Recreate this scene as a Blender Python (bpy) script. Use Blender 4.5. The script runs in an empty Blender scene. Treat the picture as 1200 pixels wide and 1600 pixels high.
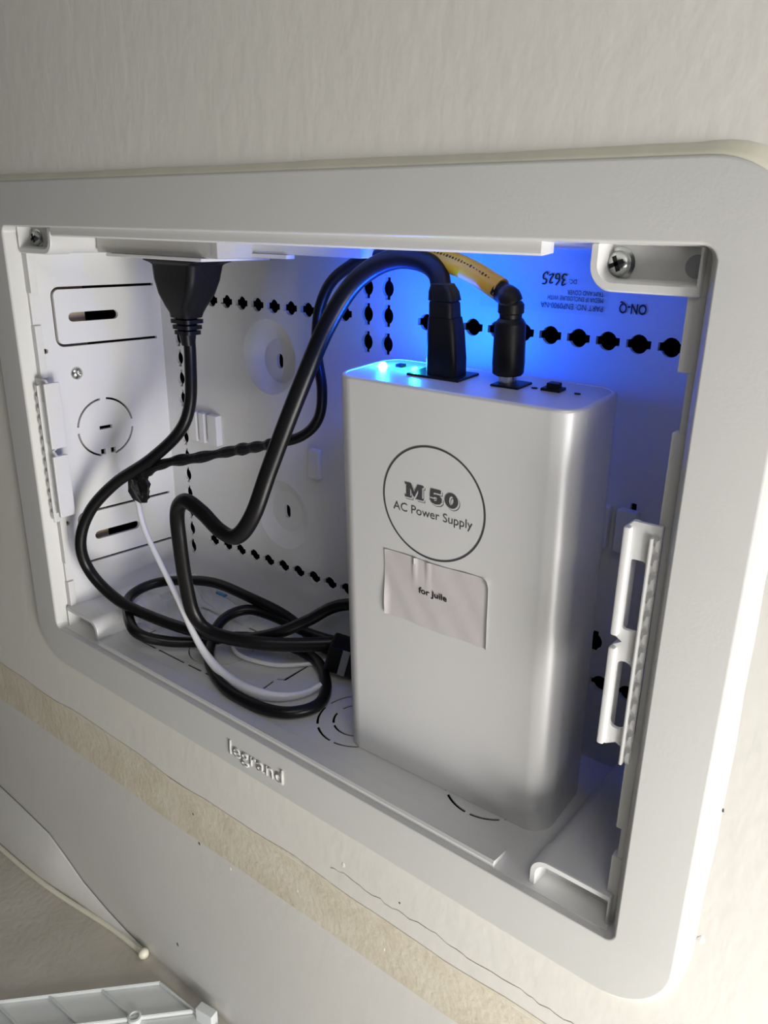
import bpy, bmesh, math, random
from mathutils import Vector, Matrix, Euler
random.seed(7)
C = bpy.context.scene.collection
sc = bpy.context.scene
# ------------------------------------------------------------------ camera, world, light, exposure
cd = bpy.data.cameras.new('camera'); cam = bpy.data.objects.new('camera', cd); C.objects.link(cam)
cam.location = (0.42573847, -0.21699818, 0.23585308)
cam.rotation_euler = (1.22398978, -0.01585232, 0.67369474)
cd.sensor_fit = 'VERTICAL'; cd.sensor_height = 36.0; cd.lens = 1242.35 / 1600 * 36.0
cd.clip_start = 0.01
sc.camera = cam
w = bpy.data.worlds.new('world'); sc.world = w; w.use_nodes = True
w.node_tree.nodes['Background'].inputs[0].default_value = (0.86, 0.92, 1.0, 1)
w.node_tree.nodes['Background'].inputs[1].default_value = 0.03
def area(name, loc, target, size, power, color, sy=None):
    l = bpy.data.lights.new(name, 'AREA'); l.energy = power; l.color = color; l.size = size
    if sy: l.shape = 'RECTANGLE'; l.size_y = sy
    o = bpy.data.objects.new(name, l); C.objects.link(o); o.location = loc
    o.rotation_euler = (Vector(target) - Vector(loc)).to_track_quat('-Z', 'Y').to_euler(); return o
area('daylight', (0.75, -0.17, -0.06), (0.2, 0.0, 0.1), 0.14, 2.9, (1.0, 0.975, 0.935), 0.34)
area('low_fill_light', (0.80, -0.34, -0.19), (0.25, 0.0, 0.02), 0.22, 2.1, (1.0, 0.98, 0.95))  # added fill from low right, brightens the power supply and lower frame
area('upper_fill_light', (0.75, -0.50, 0.80), (0.2, 0.0, 0.1), 0.40, 1.9, (1.0, 0.97, 0.92))  # added fill from above, brightens the top caulk and upper wall
sc.view_settings.view_transform = 'Standard'; sc.view_settings.look = 'None'
sc.view_settings.exposure = 0.08; sc.view_settings.gamma = 1.0; sc.view_settings.use_curve_mapping = False

# ------------------------------------------------------------------ materials
def mat(name, col, rough=0.5, metal=0.0, var=0.0, vscale=30, bump=0.0, bscale=200, emit=None, es=0, spec=0.5, col2=None, coat=0, alpha=None, stretch=None):
    m = bpy.data.materials.new(name); m.use_nodes = True
    nt = m.node_tree; b = nt.nodes['Principled BSDF']
    b.inputs['Base Color'].default_value = (*col, 1); b.inputs['Roughness'].default_value = rough
    b.inputs['Metallic'].default_value = metal; b.inputs['Specular IOR Level'].default_value = spec
    b.inputs['Coat Weight'].default_value = coat
    tc = nt.nodes.new('ShaderNodeTexCoord')
    src = tc.outputs['Object']
    if stretch:
        mp = nt.nodes.new('ShaderNodeMapping'); mp.inputs['Scale'].default_value = stretch
        nt.links.new(src, mp.inputs[0]); src = mp.outputs[0]
    if var:
        n = nt.nodes.new('ShaderNodeTexNoise'); n.inputs['Scale'].default_value = vscale; n.inputs['Detail'].default_value = 6
        nt.links.new(src, n.inputs['Vector'])
        r = nt.nodes.new('ShaderNodeValToRGB')
        c2 = col2 or tuple(c * (1 - var) for c in col)
        r.color_ramp.elements[0].position = 0.38; r.color_ramp.elements[1].position = 0.62
        r.color_ramp.elements[0].color = (*c2, 1); r.color_ramp.elements[1].color = (*col, 1)
        nt.links.new(n.outputs['Fac'], r.inputs[0]); nt.links.new(r.outputs[0], b.inputs['Base Color'])
    if bump:
        n = nt.nodes.new('ShaderNodeTexNoise'); n.inputs['Scale'].default_value = bscale; n.inputs['Detail'].default_value = 4
        nt.links.new(src, n.inputs['Vector'])
        bp = nt.nodes.new('ShaderNodeBump'); bp.inputs['Strength'].default_value = bump; bp.inputs['Distance'].default_value = 0.001
        nt.links.new(n.outputs['Fac'], bp.inputs['Height']); nt.links.new(bp.outputs[0], b.inputs['Normal'])
    if emit:
        b.inputs['Emission Color'].default_value = (*emit, 1); b.inputs['Emission Strength'].default_value = es
    return m
M = dict(
    wall=mat('painted_plaster', (0.80, 0.785, 0.74), 0.6, var=0.05, vscale=9, bump=0.22, bscale=170, col2=(0.77, 0.755, 0.705), stretch=(1.0, 1.0, 0.55)),
    band=mat('joint_compound', (0.68, 0.62, 0.49), 0.85, var=0.2, vscale=45, bump=0.4, bscale=260, col2=(0.74, 0.69, 0.57)),
    lowwall=mat('lower_paint', (0.74, 0.73, 0.70), 0.6, var=0.05, vscale=8, bump=0.2, bscale=120),
    caulk=mat('yellowed_caulk', (0.96, 0.935, 0.77), 0.4, var=0.1, vscale=60, bump=0.12, bscale=130, col2=(0.90, 0.885, 0.74)),
    floor=mat('bare_screed', (0.66, 0.62, 0.55), 0.9, var=0.25, vscale=22, bump=0.4, bscale=240, col2=(0.58, 0.55, 0.48)),
    frame=mat('trim_plastic', (0.66, 0.66, 0.645), 0.42, var=0.02, vscale=12, bump=0.05, bscale=900),
    white=mat('white_plastic', (0.745, 0.745, 0.74), 0.38, var=0.02, vscale=14, bump=0.04, bscale=700),
    cover=mat('cover_plastic', (0.80, 0.83, 0.83), 0.35, var=0.03, vscale=30),
    silver=mat('silver_paint', (0.70, 0.70, 0.705), 0.36, metal=0.15, bump=0.03, bscale=2500),
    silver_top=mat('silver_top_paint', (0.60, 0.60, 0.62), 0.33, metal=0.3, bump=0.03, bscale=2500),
    black=mat('black_rubber', (0.008, 0.008, 0.010), 0.40, bump=0.08, bscale=500, spec=0.3),
    cord=mat('black_cord_jacket', (0.007, 0.007, 0.008), 0.33, bump=0.05, bscale=300, spec=0.3),
    tape=mat('black_tape', (0.009, 0.009, 0.010), 0.36, bump=0.9, bscale=260, spec=0.35),
    ink=mat('dark_ink', (0.055, 0.055, 0.06), 0.6),
    inkb=mat('black_ink', (0.01, 0.01, 0.012), 0.6),
    gap=mat('pale_ink', (0.55, 0.55, 0.55), 0.5),
    yellow=mat('yellow_sleeve', (0.95, 0.52, 0.02), 0.45, var=0.08, vscale=80),
    steel=mat('zinc_steel', (0.66, 0.68, 0.66), 0.25, metal=1.0, var=0.15, vscale=120),
    dark=mat('dark_cavity', (0.008, 0.008, 0.009), 0.9),
    wood=mat('pale_stud_wood', (0.78, 0.60, 0.42), 0.8, var=0.25, vscale=60, stretch=(1, 1, 0.1)),
    wirew=mat('white_cord_jacket', (0.93, 0.93, 0.95), 0.25),
    tag=mat('grey_tag', (0.35, 0.36, 0.38), 0.5),
    mortar=mat('scuffed_plate', (0.50, 0.49, 0.46), 0.35, bump=0.6, bscale=150),
    bluecap=mat('blue_film', (0.05, 0.30, 0.62), 0.3),
    blue=mat('blue_led_lens', (0.1, 0.4, 1), 0.3, emit=(0.25, 0.70, 1.0), es=60),
    green=mat('green_led_lens', (0.1, 0.9, 0.4), 0.3, emit=(0.03, 1.0, 0.42), es=14),
    crack=mat('crack_shadow', (0.10, 0.09, 0.07), 0.95),
    speck=mat('dark_speck', (0.09, 0.08, 0.07), 0.8),
    chip=mat('paint_chip', (0.86, 0.85, 0.80), 0.6),
)
def clear(name, tint, rough, a):
    m = bpy.data.materials.new(name); m.use_nodes = True; nt = m.node_tree; nt.nodes.clear()
    o = nt.nodes.new('ShaderNodeOutputMaterial'); mx = nt.nodes.new('ShaderNodeMixShader')
    t = nt.nodes.new('ShaderNodeBsdfTransparent'); g = nt.nodes.new('ShaderNodeBsdfPrincipled')
    g.inputs['Base Color'].default_value = (*tint, 1); g.inputs['Roughness'].default_value = rough
    lw = nt.nodes.new('ShaderNodeLayerWeight'); lw.inputs['Blend'].default_value = 0.35
    mr = nt.nodes.new('ShaderNodeMapRange'); mr.inputs['To Min'].default_value = a; mr.inputs['To Max'].default_value = min(1, a + 0.5)
    nt.links.new(lw.outputs['Facing'], mr.inputs[0]); nt.links.new(mr.outputs[0], mx.inputs[0])
    nt.links.new(t.outputs[0], mx.inputs[1]); nt.links.new(g.outputs[0], mx.inputs[2]); nt.links.new(mx.outputs[0], o.inputs[0])
    return m
M['film'] = clear('clear_film', (0.9, 0.92, 0.96), 0.12, 0.26)
M['decal'] = clear('clear_decal', (0.8, 0.82, 0.85), 0.3, 0.03)
M['paper'] = mat('paper_sticker', (0.56, 0.53, 0.53), 0.32, bump=0.15, bscale=90)

# ------------------------------------------------------------------ helpers
def tag(o, label=None, cat=None, group=None, kind=None):
    for k, v in (('label', label), ('category', cat), ('group', group), ('kind', kind)):
        if v: o[k] = v
    return o
def obj(name, bm, m, parent=None, smooth=None, mx=None):
    bmesh.ops.remove_doubles(bm, verts=bm.verts, dist=1e-6)
    bmesh.ops.recalc_face_normals(bm, faces=bm.faces)
    me = bpy.data.meshes.new(name); bm.to_mesh(me); bm.free()
    if mx is not None: me.transform(mx)
    me.materials.append(M[m] if isinstance(m, str) else m)
    if smooth is not None:
        me.shade_smooth(); me.set_sharp_from_angle(angle=math.radians(smooth))
    o = bpy.data.objects.new(name, me); C.objects.link(o)
    if smooth is not None:
        wn = o.modifiers.new('weighted', 'WEIGHTED_NORMAL'); wn.keep_sharp = True; wn.weight = 80
    if parent is not None: o.parent = parent; o.matrix_parent_inverse = parent_inv(parent)
    return o
def world_mx(o):
    m = Matrix.LocRotScale(o.location, o.rotation_euler, o.scale)
    return world_mx(o.parent) @ o.matrix_parent_inverse @ m if o.parent else m
def parent_inv(p): return world_mx(p).inverted()
def empty(name, loc, label, cat, group=None):
    o = bpy.data.objects.new(name, None); C.objects.link(o); o.location = loc; o.empty_display_size = 0.01
    return tag(o, label, cat, group)
def loft(bm, loops, cap0=True, cap1=True, closed=False):
    vs = [[bm.verts.new(p) for p in l] for l in loops]
    n = len(vs[0]); prs = list(zip(vs, vs[1:])) + ([(vs[-1], vs[0])] if closed else [])
    for a, b in prs:
        for i in range(n):
            j = (i + 1) % n
            bm.faces.new((a[i], a[j], b[j], b[i]))
    if not closed:
        if cap0: bm.faces.new(vs[0][::-1])
        if cap1: bm.faces.new(vs[-1])
    return bm
def rr(x0, x1, z0, z1, r, n=6, radii=None):
    """rounded rectangle, 2D, counter-clockwise from lower-left"""
    R = radii or (r, r, r, r)      # ll, lr, ur, ul
    out = []
    for (cx, cz, a0, q) in ((x0 + R[0], z0 + R[0], 180, R[0]), (x1 - R[1], z0 + R[1], 270, R[1]), (x1 - R[2], z1 - R[2], 0, R[2]), (x0 + R[3], z1 - R[3], 90, R[3])):
        for i in range(n + 1):
            a = math.radians(a0 + 90 * i / n); out.append((cx + q * math.cos(a), cz + q * math.sin(a)))
    return out
def XZ(l, y): return [(x, y, z) for x, z in l]
def XY(l, z): return [(x, y, z) for x, y in l]
def box(bm, x0, x1, y0, y1, z0, z1, bev=0.0):
    """box with chamfered edges"""
    r = bm.verts, bmesh.ops.create_cube(bm, size=1, matrix=Matrix.Translation(((x0 + x1) / 2, (y0 + y1) / 2, (z0 + z1) / 2)) @ Matrix.Diagonal((x1 - x0, y1 - y0, z1 - z0, 1)))
    vs = r[1]['verts']
    if bev:
        es = list({e for v in vs for e in v.link_edges})
        bmesh.ops.bevel(bm, geom=es, offset=bev, segments=2, affect='EDGES', profile=0.5)
    return bm
def sheet(outline, holes, f, thick, back=True):
    """planar panel with holes. f(u,v,w) maps panel coordinates to space, w = depth"""
    bm = bmesh.new(); loops = []
    for l in [outline] + holes:
        vs = [bm.verts.new((u, v, 0)) for u, v in l]; loops.append(vs)
        for i in range(len(vs)): bm.edges.new((vs[i], vs[(i + 1) % len(vs)]))
    bmesh.ops.triangle_fill(bm, use_beauty=True, use_dissolve=False, edges=bm.edges[:])
    rimf = []
    if thick:
        for vs in loops:
            b = [bm.verts.new((v.co.x, v.co.y, thick)) for v in vs]
            for i in range(len(vs)):
                j = (i + 1) % len(vs); bm.faces.new((vs[i], vs[j], b[j], b[i]))
    for v in bm.verts: v.co = Vector(f(*v.co))
    return bm
def circ(cx, cy, r, n=20, ry=None, a0=0):
    ry = ry or r
    return [(cx + r * math.cos(2 * math.pi * i / n + a0), cy + ry * math.sin(2 * math.pi * i / n + a0)) for i in range(n)]
def winged(cx, cy, vert=False, r=0.00375, wing=0.0049, wh=0.0016):
    p = []; a = math.asin(wh / r)
    for s in (0, 1):
        p += [(wing * (1 if s == 0 else -1), (-wh if s == 0 else wh)), (wing * (1 if s == 0 else -1), (wh if s == 0 else -wh))]
        for i in range(7):
            t = a + (math.pi - 2 * a) * i / 6 + s * math.pi; p.append((r * math.cos(t), r * math.sin(t)))
    if vert: p = [(-y * 0.93, x * 1.05) for x, y in p]
    return [(cx + x, cy + y) for x, y in p]
def stad(x0, x1, y, h, n=5):
    p = [(x1 - h + h * math.cos(math.radians(-90 + 180 * i / n)), y + h * math.sin(math.radians(-90 + 180 * i / n))) for i in range(n + 1)]
    p += [(x0 + h + h * math.cos(math.radians(90 + 180 * i / n)), y + h * math.sin(math.radians(90 + 180 * i / n))) for i in range(n + 1)]
    return p
def arcslot(cx, cy, r, a0, a1, w=0.0004, n=12):
    t = [math.radians(a0 + (a1 - a0) * i / n) for i in range(n + 1)]
    return [(cx + (r + w) * math.cos(a), cy + (r + w) * math.sin(a)) for a in t] + [(cx + (r - w) * math.cos(a), cy + (r - w) * math.sin(a)) for a in t[::-1]]
def pathslot(pts, w=0.0004):
    """narrow slot along an open polyline"""
    L, Rr = [], []
    for i, p in enumerate(pts):
        a = Vector(pts[max(i - 1, 0)]); b = Vector(pts[min(i + 1, len(pts) - 1)]); d = (b - a).normalized(); n = Vector((-d.y, d.x))
        if 0 < i < len(pts) - 1:
            d1 = (Vector(p) - a).normalized(); n1 = Vector((-d1.y, d1.x)); k = max(n.dot(n1), 0.5); n = n / k
        L.append(tuple(Vector(p) + n * w)); Rr.append(tuple(Vector(p) - n * w))
    return L + Rr[::-1]
def crom(pts, m=8):
    P = [Vector(p) for p in pts]; P = [2 * P[0] - P[1]] + P + [2 * P[-1] - P[-2]]; out = []
    for i in range(1, len(P) - 2):
        for k in range(m):
            t = k / m; a, b, c, d = P[i - 1:i + 3]
            out.append(0.5 * ((2 * b) + (c - a) * t + (2 * a - 5 * b + 4 * c - d) * t * t + (3 * b - a - 3 * c + d) * t ** 3))
    out.append(P[-2]); return out
def tube(pts, r, n=12, m=8, flat=1.0, up=(0, 1, 0), rfun=None, bm=None, cap=True):
    """swept tube, flat = ratio of the thickness along 'up' to the width"""
    q = crom(pts, m); bm = bm or bmesh.new(); loops = []; prev = None
    for i, p in enumerate(q):
        t = (q[min(i + 1, len(q) - 1)] - q[max(i - 1, 0)]).normalized()
        if flat != 1.0 or prev is None: nrm = Vector(up) - Vector(up).dot(t) * t
        else: nrm = prev - prev.dot(t) * t
        if flat != 1.0 and prev is not None: nrm = (nrm.normalized() * 0.3 + (prev - prev.dot(t) * t) * 0.7)
        nrm.normalize(); prev = nrm; bi = t.cross(nrm)
        rad = r * (rfun(i / (len(q) - 1)) if rfun else 1)
        loops.append([p + nrm * rad * flat * math.cos(2 * math.pi * k / n) + bi * rad * math.sin(2 * math.pi * k / n) for k in range(n)])
    return loft(bm, loops, cap, cap)
def lathe(prof, n=24, mx=None, bm=None):
    """prof: (r, h) pairs around z"""
    bm = bm or bmesh.new()
    loops = [[Vector((max(r, 1e-5) * math.cos(2 * math.pi * k / n), max(r, 1e-5) * math.sin(2 * math.pi * k / n), h)) for k in range(n)] for r, h in prof]
    if mx is not None: loops = [[mx @ v for v in l] for l in loops]
    return loft(bm, loops)
def text(s, x0, x1, zc, f, m, name, parent, depth=0.0, height=None, bold=0.0, shear=0.0, smooth=None, size=None):
    """flat or raised lettering; f(u,v,w) maps to space; text stretched to x0..x1, vertically centred on zc"""
    cu = bpy.data.curves.new(name, 'FONT'); cu.body = s; cu.offset = bold; cu.shear = shear; cu.resolution_u = 4
    to = bpy.data.objects.new(name, cu); C.objects.link(to)
    dg = bpy.context.evaluated_depsgraph_get(); me0 = bpy.data.meshes.new_from_object(to.evaluated_get(dg))
    bpy.data.objects.remove(to); bpy.data.curves.remove(cu)
    bm = bmesh.new(); bm.from_mesh(me0); bpy.data.meshes.remove(me0)
    xs = [v.co.x for v in bm.verts]; zs = [v.co.y for v in bm.verts]
    sx = (x1 - x0) / (max(xs) - min(xs)); sz = (height / (max(zs) - min(zs))) if height else abs(sx)
    zm = (max(zs) + min(zs)) / 2; xm = min(xs)
    if depth:
        bmesh.ops.remove_doubles(bm, verts=bm.verts, dist=1e-5)
        g = bmesh.ops.extrude_face_region(bm, geom=bm.faces[:]); 
        for v in [e for e in g['geom'] if isinstance(e, bmesh.types.BMVert)]: v.co.z = 1
    for v in bm.verts: v.co = Vector(f(x0 + (v.co.x - xm) * sx, zc + (v.co.y - zm) * sz, v.co.z * depth))
    return obj(name, bm, m, parent)
def polyfill(loops, f, name, m, parent, thick=0.0):
    bm = sheet(loops[0], loops[1:], f, thick); return obj(name, bm, m, parent)

W, H, D = 0.36, 0.2326, 0.0855
YW = 0.0025                                   # wall surface; the trim stands 2.5 mm proud of it
fl = lambda y: 0.0007 + 0.0498 * y            # tilted bottom of the enclosure

# ------------------------------------------------------------------ wall, floor
def wall_sheet():
    out = [(-0.55, -0.062), (0.95, -0.062), (0.95, 0.75), (-0.55, 0.75)]
    hole = rr(-0.006, W + 0.006, -0.006, H + 0.006, 0.004)
    return sheet(out, [hole], lambda u, v, w: (u, YW + w, v), 0.012)
wall = tag(obj('wall_back', wall_sheet(), 'wall'), kind='structure')
# subtle unevenness of the band of bare joint compound where the upper board ends
bm = bmesh.new(); nx = 150; prof = [(-0.0605, YW - 0.0002), (-0.0635, YW + 0.0001), (-0.070, YW + 0.0008), (-0.080, YW + 0.0012), (-0.0905, YW + 0.0010), (-0.0945, YW + 0.0003), (-0.0955, YW + 0.0016)]
rows = []
for i in range(nx + 1):
    x = -0.55 + 1.5 * i / nx; j = 0.0010 * math.sin(x * 41) + 0.0006 * math.sin(x * 97 + 1) + random.uniform(-.0003, .0003)
    k = 0.0008 * math.sin(x * 31 + 2) + random.uniform(-.00025, .00025) + max(0, x - .17) * 0.02
    rows.append([bm.verts.new((x, y, z + (j if n_ < 3 else k))) for n_, (z, y) in enumerate(prof)])
for a, b in zip(rows, rows[1:]):
    for i in range(len(prof) - 1): bm.faces.new((a[i], b[i], b[i + 1], a[i + 1]))
tag(obj('plaster_band', bm, 'band', wall, smooth=40), 'band of bare beige joint compound')
bm = bmesh.new(); box(bm, -0.55, 0.95, YW + 0.0016, YW + 0.014, -0.24, -0.0600)
tag(obj('lower_board', bm, 'lowwall', wall), 'lower part of the wall under the beige band')
# hairline crack above the band
cr = []; x = 0.224; z = -0.0515
while x < 0.40:
    cr.append((x, z + random.uniform(-.0006, .0006))); x += random.uniform(.002, .005); z += random.uniform(-.0009, .001) * 0.6
bm = bmesh.new(); vs = [[bm.verts.new((a, YW - 0.00012, b + s * random.uniform(.00006, .00016))) for s in (1, -1)] for a, b in cr]
for p, q in zip(vs, vs[1:]): bm.faces.new((p[0], q[0], q[1], p[1]))
tag(obj('crack', bm, 'crack', wall), 'hairline crack above the beige band')
# specks and small paint chips on the wall
for n_, (x, z, r, m) in enumerate([(0.121, -0.0985, 0.0009, 'speck'), (0.1475, -0.1005, 0.001, 'chip'), (0.232, -0.045, 0.0012, 'chip'), (0.0305, -0.048, 0.0006, 'chip'), (0.265, -0.046, 0.0005, 'speck'),
                                  (0.3855, 0.0700, 0.0007, 'speck'), (0.3865, 0.0188, 0.0014, 'chip'), (0.404, 0.062, 0.0008, 'chip'), (0.089, -0.075, 0.0007, 'speck'), (0.118, -0.079, 0.0008, 'speck'), (0.2, -0.082, 0.0009, 'chip'), (0.256, -0.081, 0.0009, 'chip'), (0.09, -0.197, 0.0011, 'speck')]):
    yb = YW if z > -0.06 else YW + (0.0012 if z > -0.096 else 0.0016)
    bm = bmesh.new(); bmesh.ops.create_icosphere(bm, subdivisions=1, radius=r, matrix=Matrix.Translation((x, yb, z)) @ Matrix.Diagonal((1, 0.2, 1.3, 1)))
    for v in bm.verts: v.co += Vector((random.uniform(-1, 1), 0, random.uniform(-1, 1))) * r * 0.25
    obj('speck' if m == 'speck' else 'paint_chip', bm, m, wall)
# caulk bead round the trim
OX0, OX1, OZ0, OZ1, OR = -0.0225, 0.381, -0.0243, 0.2536, 0.026
def caulk():
    bm = bmesh.new(); N = 200
    def outl(d):
        l = rr(OX0 - d, OX1 + d, OZ0 - d, OZ1 + d, OR + d, 12); return l
    def dens(l):
        out = []
        for i in range(len(l)):
            a, b = Vector(l[i]), Vector(l[(i + 1) % len(l)]); k = max(1, int((b - a).length / 0.004))
            for t in range(k): out.append(a.lerp(b, t / k))
        return out
    base = dens(outl(0)); loops = []
    for d, y in ((-0.0004, 0.0006), (0.0004, 0.0007), (0.0016, 0.0012), (0.0030, 0.0019), (0.0042, 0.00235), (0.0052, 0.0030)):
        L = []
        for i, p in enumerate(base):
            q = base[(i + 1) % len(base)] - base[i - 1]; n = Vector((q.y, -q.x)).normalized()
            bottom = max(0, min(1, (0.01 - p.y) / 0.02)); wob = 1 + 0.07 * math.sin(p.x * 60 + p.y * 50) + 0.03 * math.sin(p.x * 210 + p.y * 170)
            top = max(0, min(1, (p.y - 0.235) / 0.02)) * max(0, min(1, (0.37 - p.x) / 0.02)); kk = (1 - 0.75 * bottom) * (1 - 0.42 * top) * wob if d > 0 else 1
            L.append((p.x + n.x * d * kk, y, p.y + n.y * d * kk))
        loops.append(L)
    loft(bm, loops, False, False); return bm
tag(obj('caulk_bead', caulk(), 'caulk', wall, smooth=60), 'yellowed caulk bead round the grey trim')
bm = bmesh.new(); box(bm, -0.55, 0.95, -0.6, YW + 0.01, -0.26, -0.2285)
tag(obj('floor', bm, 'floor'), kind='structure')
# hidden side of the wall: cavity coloured near-black for the shade behind the holes, and the stud
bm = bmesh.new()
for a in ((-0.055, 0.415, 0.130, 0.134, -0.05, 0.28), (-0.055, -0.051, 0.0145, 0.134, -0.05, 0.28), (0.411, 0.415, 0.0145, 0.134, -0.05, 0.28), (-0.055, 0.415, 0.0145, 0.134, -0.054, -0.05), (-0.055, 0.415, 0.0145, 0.134, 0.28, 0.284)): box(bm, *a)
tag(obj('wall_cavity', bm, 'dark'), kind='structure')
bm = bmesh.new(); box(bm, -0.030, -0.0006, 0.0146, 0.0425, -0.045, 0.275)
tag(obj('trim_1', bm, 'wood'), kind='structure')

# ------------------------------------------------------------------ recessed enclosure
enc = empty('recessed_enclosure', (0.18, 0.0855, 0.0), 'white plastic in-wall media box with slotted back and side panels', 'enclosure')
XL = lambda y: 0.0123 - 0.09 * (D - y)
Y0 = 0.0075
# back panel
holes = []
for i in range(0, 22):
    if i in (9, 10, 11): continue
    holes.append(winged(0.060 + 0.0125 * i, 0.1942))
for i in range(0, 23): holes.append(winged(0.04905 + 0.0125 * i, 0.0447))
for x in (0.1748, 0.1872):
    for z in (0.2077, 0.1952, 0.1820): holes.append(winged(x, z, True))
for k in range(13): holes.append(winged(0.0272, 0.1825 - 0.0123 * k, True))
holes.append(winged(0.3066, 0.0644, True))
DIM = [(0.1052, 0.1668, 0.0085, -0.0030), (0.1125, 0.0770, 0.0040, 0.0012)]
for x, z, dd, dz in DIM: holes.append(circ(x, z, 0.0205, 40))
holes.append(rr(0.3150, 0.3175, 0.120, 0.131, 0.0004, 2))
x0b, x1b = XL(D), W - XL(D)
obj('back_panel', sheet([(x0b - .001, fl(D) - .001), (x1b + .001, fl(D) - .001), (x1b + .001, 0.2275), (x0b - .001, 0.2275)], holes, lambda u, v, w: (u, D + w, v), 0.002), 'white', enc)
for x, z, dd, dz in DIM:
    slot = [(x + v_, z + dz + u_) for u_, v_ in stad(-0.0042, 0.0042, 0, 0.0024)]
    bm = sheet(circ(x, z + dz, 0.0122, 40), [slot], lambda u, v, w: (u, D + dd + w, v), 0.002)
    a = [bm.verts.new((p[0], D, p[1])) for p in circ(x, z, 0.0205, 40)]; b2 = [bm.verts.new((p[0], D + dd, p[1])) for p in circ(x, z + dz, 0.0122, 40)]
    for i in range(40): bm.faces.new((a[i], a[(i + 1) % 40], b2[(i + 1) % 40], b2[i]))
    obj('round_recess', bm, 'white', enc, smooth=35)
# moulded mounting sockets on the back panel
for (xa, za) in ((0.0365, 0.1095), (0.2930, 0.1100)):
    for dx, ww in ((0.0, 0.0078), (0.0100, 0.0050), (0.0180, 0.0085)):
        bm = bmesh.new(); box(bm, xa + dx, xa + dx + ww, D - 0.0045, D + 0.0002, za, za + 0.0185, 0.0008); obj('mounting_lug', bm, 'white', enc, smooth=40)
bm = bmesh.new(); box(bm, 0.1365, 0.1445, D - 0.0035, D + 0.0002, 0.1055, 0.122, 0.001); obj('mounting_lug', bm, 'white', enc, smooth=40)
# side panels
def side(mir):
    g = (lambda x: W - x) if mir else (lambda x: x)
    th = -0.002
    f = lambda u, v, w: (g(XL(u) + w), u, v)
    hs = []
    for (zt, zb, sx0, sx1, sz) in ((0.2004, 0.1694, 0.0275, 0.0575, 0.1846), (0.0700, 0.0382, 0.0285, 0.0585, 0.0538)):
        r = 0.004; pts = [(0.0815, zt)]
        for i in range(6): a = math.radians(90 + 90 * i / 5); pts.append((0.0197 + r + r * math.cos(a), zt - r + r * math.sin(a)))
        for i in range(6): a = math.radians(180 + 90 * i / 5); pts.append((0.0197 + r + r * math.cos(a), zb + r + r * math.sin(a)))
        pts.append((0.0815, zb)); hs.append(pathslot(pts, 0.00075)); hs.append(stad(sx0, sx1, sz, 0.0026))
    cy, cz, r = 0.0428, 0.1197, 0.0172
    for a0, a1 in ((8, 84), (96, 172), (184, 255), (285, 352)): hs.append(arcslot(cy, cz, r, a0, a1, 0.0006))
    for s in (-1, 1): hs.append([(cy + s * 0.0032 - 0.0015, cz - r + 0.0009), (cy + s * 0.0032 + 0.0015, cz - r + 0.0009), (cy + s * 0.0032 + 0.0015, cz - r + 0.0042), (cy + s * 0.0032 - 0.0015, cz - r + 0.0042)])
    hs.append([(cy - 0.0040, cz - 0.0011), (cy + 0.0040, cz - 0.0011), (cy + 0.0040, cz + 0.0011), (cy - 0.0040, cz + 0.0011)])
    for y, z in ((0.0112, 0.1673), (0.0112, 0.0663)): hs.append(stad(y - 0.0028, y + 0.0028, z, 0.0014))
    out = [(Y0, 0.0), (D, fl(D) - .001), (D, 0.2275), (Y0, 0.2318)]
    o = obj('side_panel', sheet(out, hs, f, th), 'white', enc)
    for y, z in ((0.0286, 0.1534), (0.0349, 0.0776)):
        mx = Matrix.Translation((g(XL(y)), y, z)) @ Matrix.Rotation(math.radians(-90 if mir else 90), 4, 'Y')
        s = obj('panel_screw', lathe([(0.0036, -0.0006), (0.0036, 0.0004), (0.0030, 0.0013), (0.0016, 0.0020), (0.0009, 0.0014), (0.0, 0.0008)], 20, mx), 'steel', enc, smooth=40)
    return o
side(False); side(True)
# top and bottom panels
obj('top_panel', sheet([(0.004, Y0), (W - 0.004, Y0), (x1b, D), (x0b, D)], [], lambda u, v, w: (u, v, 0.2318 - 0.055 * (v - Y0) + w), 0.002), 'white', enc)
hs = []
for cx, cy, r in ((0.2075, 0.0420, 0.0205), (0.2850, 0.0420, 0.0205)):
    for a0, a1 in ((185, 226), (232, 268), (274, 310), (316, 352), (5, 85), (95, 175)): hs.append(arcslot(cx, cy, r, a0, a1, 0.0006))
    for a0, a1 in ((188, 228), (234, 300), (310, 400), (50, 170)): hs.append(arcslot(cx, cy, 0.0125, a0, a1, 0.0006))
seg = [(0.0527, 0.0215), (0.0700, 0.0217)], [(0.0725, 0.0218), (0.0955, 0.0221)], [(0.0985, 0.0222), (0.1100, 0.0224)], [(0.1130, 0.0226), (0.1280, 0.0232), (0.1478, 0.0238), (0.1497, 0.0309), (0.1488, 0.0400)], [(0.1490, 0.0425), (0.1528, 0.0445), (0.1536, 0.0664)], [(0.0527, 0.0240), (0.0527, 0.0500)], [(0.0527, 0.0530), (0.0527, 0.0700), (0.0900, 0.0705)], [(0.0930, 0.0705), (0.1400, 0.0705)]
for s in seg: hs.append(pathslot(s, 0.0006))
for a0, a1 in ((20, 100), (110, 200), (210, 290), (300, 372)): hs.append(arcslot(0.1000, 0.0460, 0.0190, a0, a1, 0.0003))
obj('bottom_panel', sheet([(0.004, 0.0030), (W - 0.004, 0.0030), (x1b + .001, D), (x0b - .001, D)], hs, lambda u, v, w: (u, v, fl(v) + w), -0.0006), 'white', enc)
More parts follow.
